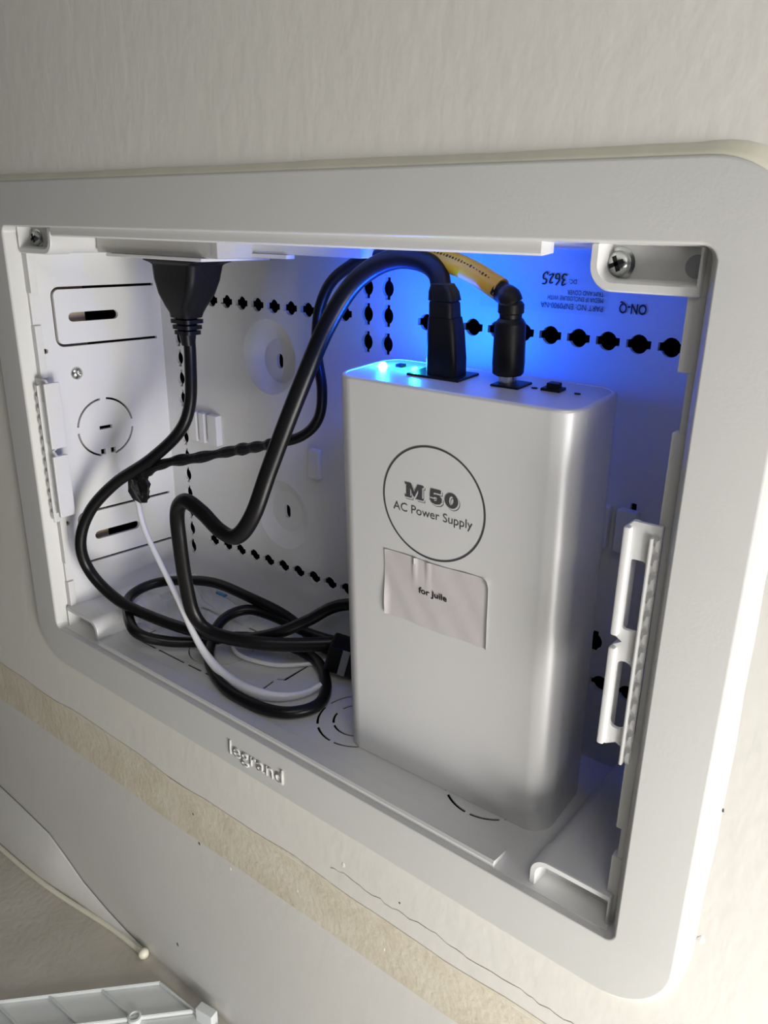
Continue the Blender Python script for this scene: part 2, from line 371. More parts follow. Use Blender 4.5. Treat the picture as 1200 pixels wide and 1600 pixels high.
# front rim tabs along the side panels
for mir in (0, 1):
    g = (lambda x: W - x) if mir else (lambda x: x)
    for z0, z1, dx in ((0.0135, 0.0300, 0.0016), (0.0420, 0.0780, 0.0016), (0.1530, 0.1815, 0.0016), (0.1985, 0.2190, 0.0026)):
        bm = bmesh.new(); a, b = sorted((g(0.0030), g(0.0056 + dx))); box(bm, a, b, 0.0072, 0.0112, z0, z1, 0.0004); obj('rim_tab', bm, 'white', enc, smooth=40)
# hinge rails at top and bottom of the opening
bm = bmesh.new()
pr = [(0.0034, -0.0008), (0.0024, 0.0030), (0.0032, 0.0040), (0.0042, 0.0036), (0.0128, 0.0026), (0.0134, 0.0010), (0.0134, -0.0008)]
loft(bm, [[(x, y, z) for y, z in pr] for x in (0.0420, 0.3095)])
obj('bottom_rail', bm, 'white', enc, smooth=40)
bm = bmesh.new()
pr = [(0.0040, 0.2336), (0.0040, 0.2286), (0.0048, 0.2279), (0.0120, 0.2286), (0.0120, 0.2336)]
loft(bm, [[(x, y, z) for y, z in pr] for x in (0.0400, 0.3085)])
obj('top_rail', bm, 'white', enc, smooth=40)
# corner pockets holding the trim screws, each with its moulded column running to the back
def pocket(mx_, top):
    def T(l, y): return [((W - x) if mx_ else x, y, (H - z) if top else z) for x, z in l]
    x0, x1, z0, z1 = 0.0050, 0.0362, (0.0008 if top else -0.0010), 0.0132
    rad = (0.0008, 0.0008, 0.0066, 0.0008)
    o = lambda d: rr(x0 - d, x1 + d, z0 - d, z1 + d, 0, 8, (0.0008, 0.0008, 0.0066 + d, 0.0008))
    i = lambda d: rr(x0 + 0.0006, x1 - 0.0022 - d, z0 - 0.0004, z1 - 0.0022 - d, 0, 8, (0.0004, 0.0008, 0.0048 - d, 0.0004))
    bm = loft(bmesh.new(), [T(o(0), D + .001), T(o(0), 0.0180), T(o(0.0005), 0.0179), T(o(0.0005), 0.0062), T(o(0), 0.0055), T(i(-0.0003), 0.0055), T(i(0), 0.0060), T(i(0.0008), 0.0135)])
    b = obj('corner_pocket', bm, 'white', enc, smooth=40)
    sx = (W - 0.0285) if mx_ else 0.0190; sz = (H - 0.0062) if top else 0.0062
    sx = {(1, 1): 0.3292, (0, 1): 0.0110}.get((mx_, top), 0.0)
    if sx:
        rz = Matrix.Translation((sx, 0.0135, sz)) @ Matrix.Rotation(math.radians(90), 4, 'X') @ Matrix.Rotation(0.4, 4, 'Z')
        s = lathe([(0.0046, -0.0002), (0.0046, 0.0003), (0.0036, 0.0005), (0.0036, 0.0012), (0.0030, 0.0023), (0.0018, 0.0029), (0.0, 0.0030)], 24, rz)
        so = obj('screw', s, 'steel', b, smooth=40)
        bm = bmesh.new()
        for q in (0, 1):
            t = bmesh.new(); box(t, -0.0022 if q else -0.0006, 0.0022 if q else 0.0006, -0.0006 if q else -0.0022, 0.0006 if q else 0.0022, 0.0026, 0.0031)
            for v in t.verts: v.co = rz @ v.co
            me = bpy.data.meshes.new('t'); t.to_mesh(me); t.free(); bm.from_mesh(me); bpy.data.meshes.remove(me)
        obj('drive_recess', bm, 'dark', b)
    hx = (W - 0.0088) if mx_ else 0.0088
    if mx_ and top:
        obj('pilot_hole', lathe([(0.0032, 0), (0.0032, 0.0002)], 24, Matrix.Translation((hx, 0.0136, sz)) @ Matrix.Rotation(math.radians(90), 4, 'X')), 'tag', b)
    return b
for a in (0, 1):
    for b in (0, 1): pocket(a, b)
# toothed latch bracket on either side of the opening
def bracket(mir):
    g = (lambda x: W - x) if mir else (lambda x: x)
    xt = 0.0158; yb = 0.0050
    f = lambda u, v, w: (g(u), yb + w, v)
    out = []
    for (z0, z1) in ((0.0745, 0.1115), (0.1150, 0.1520)): pass
    out = [(0.0052, 0.0700), (0.0066, 0.0700), (0.0072, 0.0745), (0.0105, 0.0765), (xt - 0.002, 0.0745), (xt, 0.0745), (xt, 0.1110), (xt - 0.003, 0.1130), (xt, 0.1148), (xt, 0.1515), (xt - 0.002, 0.1535), (0.0052, 0.1535)]
    hs = [rr(0.0085, xt - 0.0022, 0.1175, 0.1415, 0.0014, 4), rr(0.0085, xt - 0.0022, 0.0815, 0.1065, 0.0024, 4)]
    bm = sheet(out, hs, f, 0.0014); 
    fb = sheet(out, hs, lambda u, v, w: (g(u), yb + 0.0014 + w, v), 0.0); me = bpy.data.meshes.new('t'); fb.to_mesh(me); fb.free(); bm.from_mesh(me); bpy.data.meshes.remove(me)
    br = obj('latch_bracket', bm, 'white', enc, smooth=30)
    for z0, z1 in ((0.0745, 0.1108), (0.1150, 0.1518)):
        bm = bmesh.new(); a, b = sorted((g(xt - 0.0018), g(xt + 0.0006))); box(bm, a, b, yb - 0.0018, yb + 0.0075, z0, z1, 0.0007); obj('bar', bm, 'white', br, smooth=40)
    bm = bmesh.new(); a, b = sorted((g(0.0070), g(0.0082))); box(bm, a, b, yb - 0.0016, yb + 0.0018, 0.0695, 0.1500, 0.0005); obj('rib', bm, 'white', br, smooth=40)
    for k in range(13):
        z = 0.0735 + k * 0.0062; bm = bmesh.new()
        loft(bm, [[(g(0.0050 + p), y, z + q) for p, q in ((0, -0.0020), (0.0008, -0.0016), (0.0011, -0.0006), (0.0011, 0.0006), (0.0008, 0.0016), (0, 0.0020))] for y in (yb - 0.0014, yb + 0.0006)])
        obj('tooth', bm, 'white', br, smooth=40)
bracket(1); bracket(0)
# printed data decal on the back panel, standing on its head as the photo shows it
FB = lambda u, v, w: (u, D - 0.00035 - w, v)
obj('data_decal', sheet(rr(0.2380, 0.2960, 0.2035, 0.2265, 0.0006, 3), [], lambda u, v, w: (u, D - 0.0002, v), 0), 'decal', enc)
def flip(s, x0, x1, zc, h, bold=0.0, m='inkb', shear=0): text(s, x0, x1, zc, lambda u, v, w: (x0 + x1 - u, D - 0.00035, 2 * zc - v), m, 'printed_text', enc, height=h, bold=bold, shear=shear)
flip('ON-Q', 0.3008, 0.3116, 0.2075, 0.0046, 0.02)
flip('PART NO: ENP0900-NA', 0.2672, 0.2942, 0.2062, 0.0022)
flip('MEDIA IF ENCLOSURE WITH', 0.2701, 0.2940, 0.2093, 0.0018)
flip('TRIM AND COVER', 0.2786, 0.2940, 0.2117, 0.0018)
flip('DC:', 0.2788, 0.2822, 0.2158, 0.0017)
for s in ([(0, 3.6), (1.6, 4.2), (1.5, 2.6), (0.6, 2.3), (1.9, 1.6), (1.2, 0.1), (-0.4, 0.5)], [(4.6, 4.2), (3.2, 2.4), (3.4, 0.3), (4.8, 0.4), (4.9, 1.8), (3.6, 1.9)], [(6.2, 3.4), (7.6, 3.6), (7.4, 2.2), (6.1, 0.3), (8.2, 0.8)], [(11.2, 4.0), (9.6, 3.9), (9.5, 2.4), (10.8, 2.1), (10.9, 0.6), (9.3, -0.4), (8.9, 0.6)]):
    pts = [(0.2775 - a * 0.00092, D - 0.0004, 0.2186 - b * 0.00105) for a, b in s]
    obj('handwriting', tube(pts, 0.00026, 6, 5), 'inkb', enc)

# ------------------------------------------------------------------ trim frame
tr = empty('trim_frame', (0.18, YW, -0.0243), 'grey-white plastic trim frame with rounded corners round the recessed box', 'frame')
def ring(o, n=12): return rr(OX0 + o, OX1 - o, OZ0 + o, OZ1 - o, OR - o, n)
def inner(sx, sz, r, n=12): return rr(sx, W - sx, sz, H - sz, r, n)
L = [XZ(ring(0.0012), 0.0040), XZ(ring(0), 0.0030), XZ(ring(0), 0.0011), XZ(ring(0.0003), 0.0004), XZ(ring(0.0011), 0.0), XZ(inner(-0.0008, -0.0006, 0.0048), 0.0), XZ(inner(-0.0001, 0.0, 0.0042), 0.0003), XZ(inner(0.0004, 0.0003, 0.0038), 0.0010),
     XZ(inner(0.0032, 0.0008, 0.0030), 0.0072), XZ(inner(0.0036, 0.0008, 0.0026), 0.0080), XZ(inner(0.0, -0.0018, 0.0026), 0.0080), XZ(inner(-0.004, -0.004, 0.0026), 0.0040)]
obj('frame', loft(bmesh.new(), L, closed=True), 'frame', tr, smooth=32)
text('legrand', 0.1580, 0.1964, -0.0136, lambda u, v, w: (u, -w + 0.0001, v), 'frame', 'raised_lettering', tr, depth=0.0007, height=0.0108, bold=0.008)

# ------------------------------------------------------------------ outlet box under the top panel
ob = empty('outlet_box', (0.09, 0.045, 0.2285), 'grey-white outlet box hanging under the top panel above the black plug', 'outlet box')
bm = bmesh.new(); box(bm, 0.0380, 0.1330, 0.0300, 0.0690, 0.2200, 0.2288, 0.0006); tag(obj('housing', bm, 'mortar', ob, smooth=40), 'scuffed grey housing')
bm = bmesh.new(); box(bm, 0.0500, 0.1250, 0.0270, 0.0700, 0.2185, 0.2200, 0.0004); obj('face_plate', bm, 'white', ob, smooth=40)
bm = bmesh.new(); box(bm, 0.1225, 0.1990, 0.0520, 0.0700, 0.2222, 0.2284, 0.0006); obj('extension', bm, 'white', ob, smooth=40)
bm = bmesh.new(); box(bm, 0.1225, 0.1560, 0.0505, 0.0560, 0.2204, 0.2222, 0.0003); obj('lip', bm, 'white', ob, smooth=40)

# ------------------------------------------------------------------ power supply
RU = Matrix.Translation((0.2129, 0.0255, 0.002)) @ Euler((0.0498, 0.0028, 0.0229), 'XYZ').to_matrix().to_4x4()
UW, UD, UH = 0.1048, 0.0405, 0.1782
ps = empty('power_supply', (0.2129, 0.0255, 0.002), 'tall silver-grey power supply box with rounded corners standing on the enclosure bottom', 'power supply')
def P(x, y, z): return RU @ Vector((x, y, z))
def uobj(name, bm, m, parent=None, smooth=None): return obj(name, bm, m, parent or ps, smooth, RU)
R0 = 0.0098
uo = lambda d, z: XY(rr(d, UW - d, d, UD - d, R0 - d, 10), z)
body = uobj('body', loft(bmesh.new(), [uo(0.0010, 0.0), uo(0.0003, 0.0003), uo(0, 0.0010), uo(0, UH - 0.0012), uo(0.0003, UH - 0.0004), uo(0.0009, UH), uo(0.0018, UH), uo(0.0020, UH - 0.0003)]), 'silver', smooth=40)
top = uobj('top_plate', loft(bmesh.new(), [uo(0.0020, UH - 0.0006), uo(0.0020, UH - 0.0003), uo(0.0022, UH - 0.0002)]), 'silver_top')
FF = lambda u, v, w: P(u, -0.00012 - w, v)
FT = lambda u, v, w: P(u, v, UH + 0.0001 + w)
# front print: ring, shadowed M50, line of text
cx, cz, rx, rz = 0.0489, 0.1336, 0.0236, 0.0234
polyfill([circ(cx, cz, rx, 96, rz), circ(cx, cz, rx - 0.0008, 96, rz - 0.0008)], FF, 'printed_ring', 'ink', ps)
GL = {
 'M': [[(0, 0), (3.6, 0), (3.6, 1.1), (2.9, 1.1), (2.9, 5.2), (4.7, 1.0), (5.3, 1.0), (7.1, 5.2), (7.1, 1.1), (6.4, 1.1), (6.4, 0), (10, 0), (10, 1.1), (9.3, 1.1), (9.3, 6.9), (10, 6.9), (10, 8), (6.9, 8), (5.1, 3.9), (3.3, 8), (0, 8), (0, 6.9), (0.8, 6.9), (0.8, 1.1), (0, 1.1)]],
 '5': [[(0.3, 2.5), (2.5, 2.7), (3.1, 1.5), (4.1, 1.6), (4.6, 2.6), (4.1, 3.7), (3.1, 3.8), (2.3, 3.3), (0.5, 3.5), (0.9, 8), (6.3, 8), (6.3, 6.1), (2.6, 6.1), (2.5, 5.0), (3.7, 5.4), (5.6, 5.0), (6.9, 3.7), (6.9, 1.7), (5.7, 0.3), (3.4, -0.2), (1.3, 0.4)]],
 '0': [circ(3.6, 3.9, 3.5, 28, 4.15), circ(3.6, 3.9, 1.15, 18, 2.5)[::-1]],
}
def glyphs(dx, dz, yy, m, grow, name):
    bm = bmesh.new()
    for ch, x0, s in (('M', 0.0361, 0.00088), ('5', 0.0474, 0.00086), ('0', 0.0545, 0.00086)):
        lp = []
        for k, l in enumerate(GL[ch]):
            if grow:
                A = [Vector(q) for q in l]; o_ = []
                for i in range(len(A)):
                    d1 = (A[i] - A[i - 1]).normalized(); d2 = (A[(i + 1) % len(A)] - A[i]).normalized()
                    n1, n2 = Vector((d1.y, -d1.x)), Vector((d2.y, -d2.x)); n = (n1 + n2)
                    n = n.normalized() / max(0.5, n.normalized().dot(n1)) if n.length > .1 else n1
                    area_ = sum(A[j].x * A[(j + 1) % len(A)].y - A[(j + 1) % len(A)].x * A[j].y for j in range(len(A)))
                    sgn = 1 if (area_ > 0) == (k == 0) else -1
                    if k == 0 and area_ < 0: sgn = -1
                    if k == 1: sgn = 1
                    o_.append(A[i] + n * grow * sgn)
                l = [tuple(q) for q in o_]
            lp.append([(x0 + x * s * 1.0 + dx, 0.1343 + y * s * 0.86 + dz) for x, y in l])
        t = sheet(lp[0], lp[1:], lambda u, v, w: (u, yy, v), 0); me = bpy.data.meshes.new('t'); t.to_mesh(me); t.free(); bm.from_mesh(me); bpy.data.meshes.remove(me)
    return uobj(name, bm, m)
glyphs(0.00062, -0.00072, -0.00010, 'ink', 0.18, 'printed_text')
glyphs(0.00038, -0.00044, -0.00016, 'gap', 0.18, 'printed_text')
glyphs(0, 0, -0.00022, 'ink', 0, 'printed_text')
text('AC Power Supply', 0.0304, 0.0670, 0.1290, FF, 'ink', 'printed_text', ps, height=0.0047)
# paper sticker with lifted edges and two wrinkles
bm = bmesh.new(); NX, NZ = 46, 28; X0, X1, Z0, Z1 = 0.0258, 0.0752, 0.0790, 0.1090; g_ = []
for i in range(NX + 1):
    col_ = []
    for j in range(NZ + 1):
        u, v = i / NX, j / NZ; x = X0 + (X1 - X0) * u; z = Z0 + (Z1 - Z0) * v
        y = -0.00030
        y -= 0.0009 * max(0, 1 - u / 0.035) ** 1.0 * (0.5 + 0.5 * math.sin(v * 5 + 0.6)) + 0.0007 * max(0, (u - 0.975) / 0.025)
        y -= 0.0012 * max(0, (u - 0.94) / 0.06) * max(0, (v - 0.90) / 0.10)
        for (uw, dp, vl) in ((0.30 + 0.02 * (1 - v), 0.0009, 0.55), (0.44, 0.0008, 0.5)):
            y -= dp * max(0, 1 - abs(u - uw) / 0.018) * max(0, (v - vl) / (1 - vl))
        y -= 0.00008 * math.sin(u * 23 + v * 9)
        col_.append(bm.verts.new((x, y, z + (0.0003 * math.sin(u * 9)))))
    g_.append(col_)
for i in range(NX):
    for j in range(NZ): bm.faces.new((g_[i][j], g_[i + 1][j], g_[i + 1][j + 1], g_[i][j + 1]))
st = tag(uobj('paper_sticker', bm, 'paper', smooth=60), 'pale rectangular sticker with wrinkled upper edge')
text('for Juile', 0.0430, 0.0566, 0.0950, lambda u, v, w: P(u, -0.00052, v), 'inkb', 'sticker_text', st, height=0.0036, bold=0.02)
# things on the top plate
def led(x, y, m, r, name, lab):
    tag(uobj(name, lathe([(r, UH - 0.0004), (r, UH + 0.0005), (r * 0.7, UH + 0.0011), (0, UH + 0.0013)], 16, Matrix.Translation((x, y, 0))), m, smooth=60), lab)
led(0.0074, 0.0239, 'blue', 0.0017, 'indicator_light', 'glowing blue indicator light')
led(0.0232, 0.0245, 'green', 0.0014, 'indicator_light', 'glowing green indicator light')
def ub(name, m, a, bev=0.0003, **k):
    bm = bmesh.new(); box(bm, *a, bev); return uobj(name, bm, m, smooth=40, **k)
ub('button', 'black', (0.0126, 0.0160, 0.0254, 0.0288, UH - 0.0004, UH + 0.0009))
ub('socket_plate', 'black', (0.0255, 0.0492, 0.0155, 0.0312, UH - 0.0004, UH + 0.0007))
ub('jack_plate', 'black', (0.0618, 0.0733, 0.0178, 0.0292, UH - 0.0004, UH + 0.0006))
sw = ub('switch', 'black', (0.0800, 0.0875, 0.0222, 0.0280, UH - 0.0004, UH + 0.0008)); ub('switch_lever', 'black', (0.0818, 0.0862, 0.0232, 0.0270, UH + 0.0006, UH + 0.0026), parent=sw)
for x, y in ((0.0770, 0.0237), (0.0934, 0.0244)):
    uobj('screw_recess', lathe([(0.0012, UH - 0.0004), (0.0012, UH + 0.00015)], 14, Matrix.Translation((x, y, 0)) @ Matrix.Diagonal((1, 0.7, 1, 1))), 'black')
# the two indicator lights light up the enclosure
def point(name, loc, power, col_, r):
    l = bpy.data.lights.new(name, 'POINT'); l.energy = power; l.color = col_; l.shadow_soft_size = r
    o = bpy.data.objects.new(name, l); C.objects.link(o); o.location = loc; return o
point('blue_led_light', P(0.0074, 0.0239, UH + 0.0060), 0.11, (0.0, 0.07, 1.0), 0.0012)
sl = bpy.data.lights.new('blue_led_beam', 'SPOT'); sl.energy = 0.30; sl.color = (0.0, 0.045, 1.0); sl.spot_size = math.radians(150); sl.spot_blend = 0.7; sl.shadow_soft_size = 0.0012
so = bpy.data.objects.new('blue_led_beam', sl); C.objects.link(so); so.location = P(0.0074, 0.0239, UH + 0.0040); so.rotation_euler = Vector((0.28, 0.75, 0.65)).to_track_quat('-Z', 'Y').to_euler()
point('green_led_light', P(0.0232, 0.0245, UH + 0.0028), 0.010, (0.02, 1.0, 0.35), 0.0012)

# ------------------------------------------------------------------ power cord: wall plug, coiled round cord, flat end into the power supply
pc = empty('mains_cable', (0.12, 0.03, 0.012), 'thick black power cord looped from the outlet plug into the power supply', 'cord')
def lofr(secs, n=6):
    """rounded rectangles (cx, cy, hw, hd, r, z) lofted along z"""
    return loft(bmesh.new(), [XY(rr(cx - hw, cx + hw, cy - hd, cy + hd, min(r, hw * .98, hd * .98), n), z) for cx, cy, hw, hd, r, z in secs])
px, py = 0.0825, 0.0500
plug = obj('plug', lofr([(px + .003, py, 0.0215, 0.0125, 0.003, 0.2190), (px + .003, py, 0.0215, 0.0125, 0.003, 0.2172), (px + .003, py, 0.0180, 0.0115, 0.004, 0.2160), (px + .003, py, 0.0168, 0.0110, 0.004, 0.2150), (px + .002, py, 0.0158, 0.0105, 0.004, 0.2080), (px + .001, py, 0.0135, 0.0095, 0.004, 0.2010), (px, py, 0.0095, 0.0080, 0.004, 0.1945), (px, py, 0.0078, 0.0070, 0.004, 0.1915), (px - .0005, py, 0.0074, 0.0065, 0.004, 0.1890)]), 'black', pc, smooth=45)
for k, z in enumerate((0.1880, 0.1850, 0.1822)):
    r = 0.0074 - 0.0006 * k
    obj('strain_relief_ring', lofr([(px - .0008, py + .0005, r, r * .85, 0.003, z), (px - .0008, py + .0005, r, r * .85, 0.003, z - 0.0019)]), 'black', pc, smooth=45)
obj('strain_relief', lofr([(px - .0005, py, 0.0052, 0.0050, 0.003, 0.1905), (px - .0012, py + .0006, 0.0040, 0.0040, 0.003, 0.1795), (px - .001, py + .0006, 0.0034, 0.0034, 0.003, 0.1745)]), 'black', pc, smooth=45)
A = [(0.0818, 0.0510, 0.184), (0.0820, 0.0508, 0.1676), (0.0829, 0.048, 0.1441), (0.0783, 0.043, 0.1284), (0.0629, 0.034, 0.1119), (0.0419, 0.024, 0.0961), (0.0288, 0.014, 0.0785), (0.0237, 0.009, 0.0589), (0.0259, 0.012, 0.0402), (0.0437, 0.017, 0.0261), (0.067, 0.024, 0.0198), (0.0941, 0.03, 0.0184), (0.1204, 0.04, 0.0183), (0.1407, 0.05, 0.0245), (0.1535, 0.062, 0.0319), (0.1666, 0.072, 0.0413), (0.190, 0.078, 0.048)]
obj('cord', tube(A, 0.0033, 14, 8), 'cord', pc, smooth=60)
LP = [(0.205, 0.0775, 0.0085), (0.174, 0.0745, 0.0095), (0.1500, 0.0755, 0.0100), (0.1233, 0.0765, 0.0185), (0.0998, 0.0700, 0.0255), (0.0690, 0.0660, 0.0280), (0.0410, 0.0560, 0.0240), (0.0316, 0.0440, 0.0215), (0.0330, 0.0310, 0.0190), (0.0490, 0.0190, 0.0185), (0.0682, 0.0110, 0.0160), (0.0800, 0.0200, 0.0110), (0.0930, 0.0340, 0.0090), (0.1083, 0.0500, 0.0110), (0.1306, 0.0600, 0.0115), (0.1562, 0.0640, 0.0085), (0.1760, 0.0520, 0.0070), (0.1862, 0.0360, 0.0062), (0.1800, 0.0215, 0.0058), (0.1636, 0.0150, 0.0057), (0.1376, 0.0160, 0.0057), (0.1125, 0.0266, 0.0062), (0.0991, 0.0389, 0.0090), (0.0945, 0.0520, 0.0165), (0.1000, 0.0660, 0.0195), (0.1150, 0.0735, 0.0170), (0.1420, 0.0760, 0.0140), (0.170, 0.0770, 0.0160), (0.200, 0.0775, 0.0160)]
obj('coiled_cord', tube(LP, 0.0031, 14, 8), 'cord', pc, smooth=60)
B = [(0.2441, 0.047, 0.2126), (0.241, 0.048, 0.2189), (0.2337, 0.048, 0.2226), (0.2226, 0.046, 0.2232), (0.2111, 0.044, 0.2189), (0.2016, 0.041, 0.2104), (0.1935, 0.036, 0.195), (0.1866, 0.031, 0.1759), (0.1792, 0.026, 0.1545), (0.1712, 0.021, 0.1304), (0.1648, 0.016, 0.1087), (0.1555, 0.014, 0.0965), (0.1437, 0.014, 0.096), (0.1288, 0.015, 0.102), (0.1155, 0.016, 0.1043), (0.1053, 0.018, 0.0956), (0.1026, 0.02, 0.0765), (0.101, 0.023, 0.0528), (0.1022, 0.026, 0.0328), (0.1111, 0.03, 0.0232), (0.1343, 0.037, 0.0226), (0.1530, 0.050, 0.0220), (0.180, 0.073, 0.0230)]
tag(obj('flat_cord', tube(B, 0.0041, 16, 8, flat=0.72, up=(0.45, -0.9, 0.0)), 'cord', pc, smooth=60), 'flat twin section of the cord')
pf = Matrix.Translation((0.0405, 0.0225, UH))
def upl(name, secs, m='black'):
    return obj(name, lofr(secs), m, pc, 45, RU @ pf)
upl('connector', [(-.0010, 0, 0.0068, 0.0052, 0.0022, 0.0004), (-.0010, 0, 0.0068, 0.0052, 0.0022, 0.0070), (-.0014, 0, 0.0063, 0.0050, 0.0022, 0.0170), (-.0018, 0, 0.0058, 0.0047, 0.0022, 0.0215), (-.0018, 0, 0.0055, 0.0046, 0.0020, 0.0224)])
upl('connector_neck', [(-.0020, 0, 0.0053, 0.0044, 0.0020, 0.0222), (-.0022, 0, 0.0052, 0.0042, 0.0020, 0.0275), (-.0024, 0, 0.0048, 0.0040, 0.0018, 0.0282)])
upl('connector_boot', [(-.0022, 0, 0.0056, 0.0042, 0.0020, 0.0286), (-.0026, 0, 0.0052, 0.0040, 0.0020, 0.0318), (-.0032, 0, 0.0040, 0.0034, 0.0020, 0.0345)])

# ------------------------------------------------------------------ low-voltage cable: barrel plug, yellow sleeve, black run, taped end
dc = empty('low_voltage_cable', (0.20, 0.055, 0.20), 'thin black cable with yellow printed sleeve and a taped twisted end', 'cable')
CB = [(0.2752, 0.045, 0.2123), (0.2675, 0.046, 0.2161), (0.2534, 0.05, 0.2205), (0.238, 0.055, 0.2230), (0.2184, 0.06, 0.2245), (0.1961, 0.062, 0.2228), (0.1834, 0.062, 0.2180), (0.1736, 0.06, 0.2100), (0.1685, 0.058, 0.1969), (0.168, 0.057, 0.1794), (0.171, 0.057, 0.1617), (0.1682, 0.057, 0.1474), (0.1574, 0.056, 0.1371), (0.1376, 0.053, 0.1299)]
obj('cable', tube(CB, 0.0026, 12, 8), 'cord', dc, smooth=60)
YS = [(0.2716, 0.0452, 0.2141), (0.2560, 0.0490, 0.2198), (0.2398, 0.0530, 0.2233), (0.2210, 0.0570, 0.2248)]
ys = tag(obj('yellow_sleeve', tube(YS, 0.0043, 14, 8, flat=0.85, up=(0, -1, 0)), 'yellow', dc, smooth=60), 'yellow sleeve with black print')
q = crom(YS, 10)
for k in range(3, 22):
    p = q[k]; t = (q[k + 1] - q[k - 1]).normalized(); n_ = (Vector((0, -0.75, 0.66)) - t * t.dot(Vector((0, -0.75, 0.66)))).normalized(); s_ = t.cross(n_)
    c = p + n_ * 0.0037; bm = bmesh.new()
    L_ = random.choice((0.0002, 0.0004, 0.0005)); Wd = random.choice((0.00015, 0.0003))
    loft(bm, [[c + n_ * h + t * a * Wd + s_ * b * L_ for a, b in ((-1, -1), (1, -1), (1, 1), (-1, 1))] for h in (-0.0004, 0.00035)])
    obj('print_mark', bm, 'inkb', ys)
TW = [(0.1425, 0.0538, 0.1318), (0.1376, 0.053, 0.1299), (0.1245, 0.0515, 0.1262), (0.1114, 0.05, 0.1223), (0.0908, 0.045, 0.116), (0.0718, 0.04, 0.1109), (0.0573, 0.036, 0.1041), (0.0520, 0.0348, 0.0985)]
obj('tape_wrap', tube(TW, 0.0029, 10, 10, rfun=lambda t: 1 + 0.13 * math.sin(t * 60) + 0.08 * math.sin(t * 23)), 'tape', dc, smooth=30)
bm = bmesh.new(); bmesh.ops.create_icosphere(bm, subdivisions=3, radius=1)
for v in bm.verts:
    c = v.co.copy(); tz = c.z
    wx = 0.0066 * (1.0 if tz < 0.2 else 1.0 - 0.55 * (tz - 0.2)); fx = 1 + 0.16 * math.sin(c.x * 7 + c.z * 5) + 0.10 * math.sin(c.y * 11 + c.z * 9)
    v.co = Vector((0.0490 + (c.x * wx * 1.2 + 0.0016 * tz) * fx, 0.0345 + c.y * 0.0042 * fx, 0.0930 + tz * 0.0105))
    if c.x > 0.6 and c.z < 0: v.co.x += 0.0035 * (c.x - 0.6); v.co.z -= 0.001
obj('tape_bundle', bm, 'tape', dc, smooth=25)
dj = RU @ Matrix.Translation((0.0660, 0.0235, UH))
tag(obj('barrel_tip', lathe([(0.0033, 0.0004), (0.0033, 0.0040)], 20, dj), 'steel', dc, smooth=40), 'bright metal barrel')
obj('barrel_plug', lathe([(0.0052, 0.0036), (0.0058, 0.0042), (0.0060, 0.0080), (0.0057, 0.0220), (0.0050, 0.0232), (0.0044, 0.0240)], 10, dj), 'black', dc, smooth=50)
obj('barrel_neck', lathe([(0.0040, 0.0236), (0.0041, 0.0255), (0.0047, 0.0260), (0.0047, 0.0290), (0.0038, 0.0300)], 14, dj), 'black', dc, smooth=40)
e0 = dj @ Vector((0, 0, 0.0295)); obj('elbow', tube([e0, e0 + Vector((-0.0009, 0, 0.0018)), (0.2735, 0.0450, 0.2126), (0.2700, 0.0455, 0.2146)], 0.0040, 12, 5, rfun=lambda t: 1.05 - 0.1 * t), 'black', dc, smooth=50)

# ------------------------------------------------------------------ white cord from the tape to the enclosure bottom
WC = [(0.0476, 0.0335, 0.0850), (0.0555, 0.031, 0.0704), (0.0697, 0.029, 0.0552), (0.086, 0.027, 0.039), (0.1030, 0.0238, 0.0232), (0.1170, 0.0224, 0.0128), (0.1340, 0.0215, 0.0072), (0.1529, 0.0226, 0.0060), (0.1661, 0.0285, 0.0058), (0.1740, 0.0383, 0.0062), (0.1775, 0.0470, 0.0085)]
tag(obj('white_cord', tube(WC, 0.0017, 10, 8, rfun=lambda t: 0.95 + 0.95 * math.exp(-((t - 0.66) / 0.18) ** 2)), 'wirew', None, smooth=60), 'thin white cord running from the black tape down across the enclosure bottom', 'cord')
W2 = [(0.1040, 0.0480, 0.0075), (0.1150, 0.0440, 0.0055), (0.1261, 0.0450, 0.0048), (0.1414, 0.0500, 0.0050), (0.1530, 0.0600, 0.0055), (0.1600, 0.0700, 0.0060)]
tag(obj('white_cord', tube(W2, 0.0013, 10, 8), 'wirew', None, smooth=60), 'short white cord arc lying under the black loops near the power supply', 'cord')
# ------------------------------------------------------------------ small black adapter half hidden behind the power supply
ad = empty('adapter', (0.186, 0.0705, fl(.0705)), 'small black adapter with a grey tag tucked against the left side of the power supply', 'adapter')
ax = Matrix.Translation((0.1860, 0.0705, 0.0150)) @ Euler((0.1, 0.25, 0.5)).to_matrix().to_4x4()
bm = bmesh.new(); box(bm, -0.019, 0.019, -0.0075, 0.0075, -0.0085, 0.0085, 0.0018); obj('body', bm, 'black', ad, 45, ax)
bm = bmesh.new(); box(bm, -0.011, -0.007, -0.0085, -0.0074, -0.007, 0.009, 0.0002); tag(obj('paper_tag', bm, 'tag', ad, 45, ax), 'small grey tag')
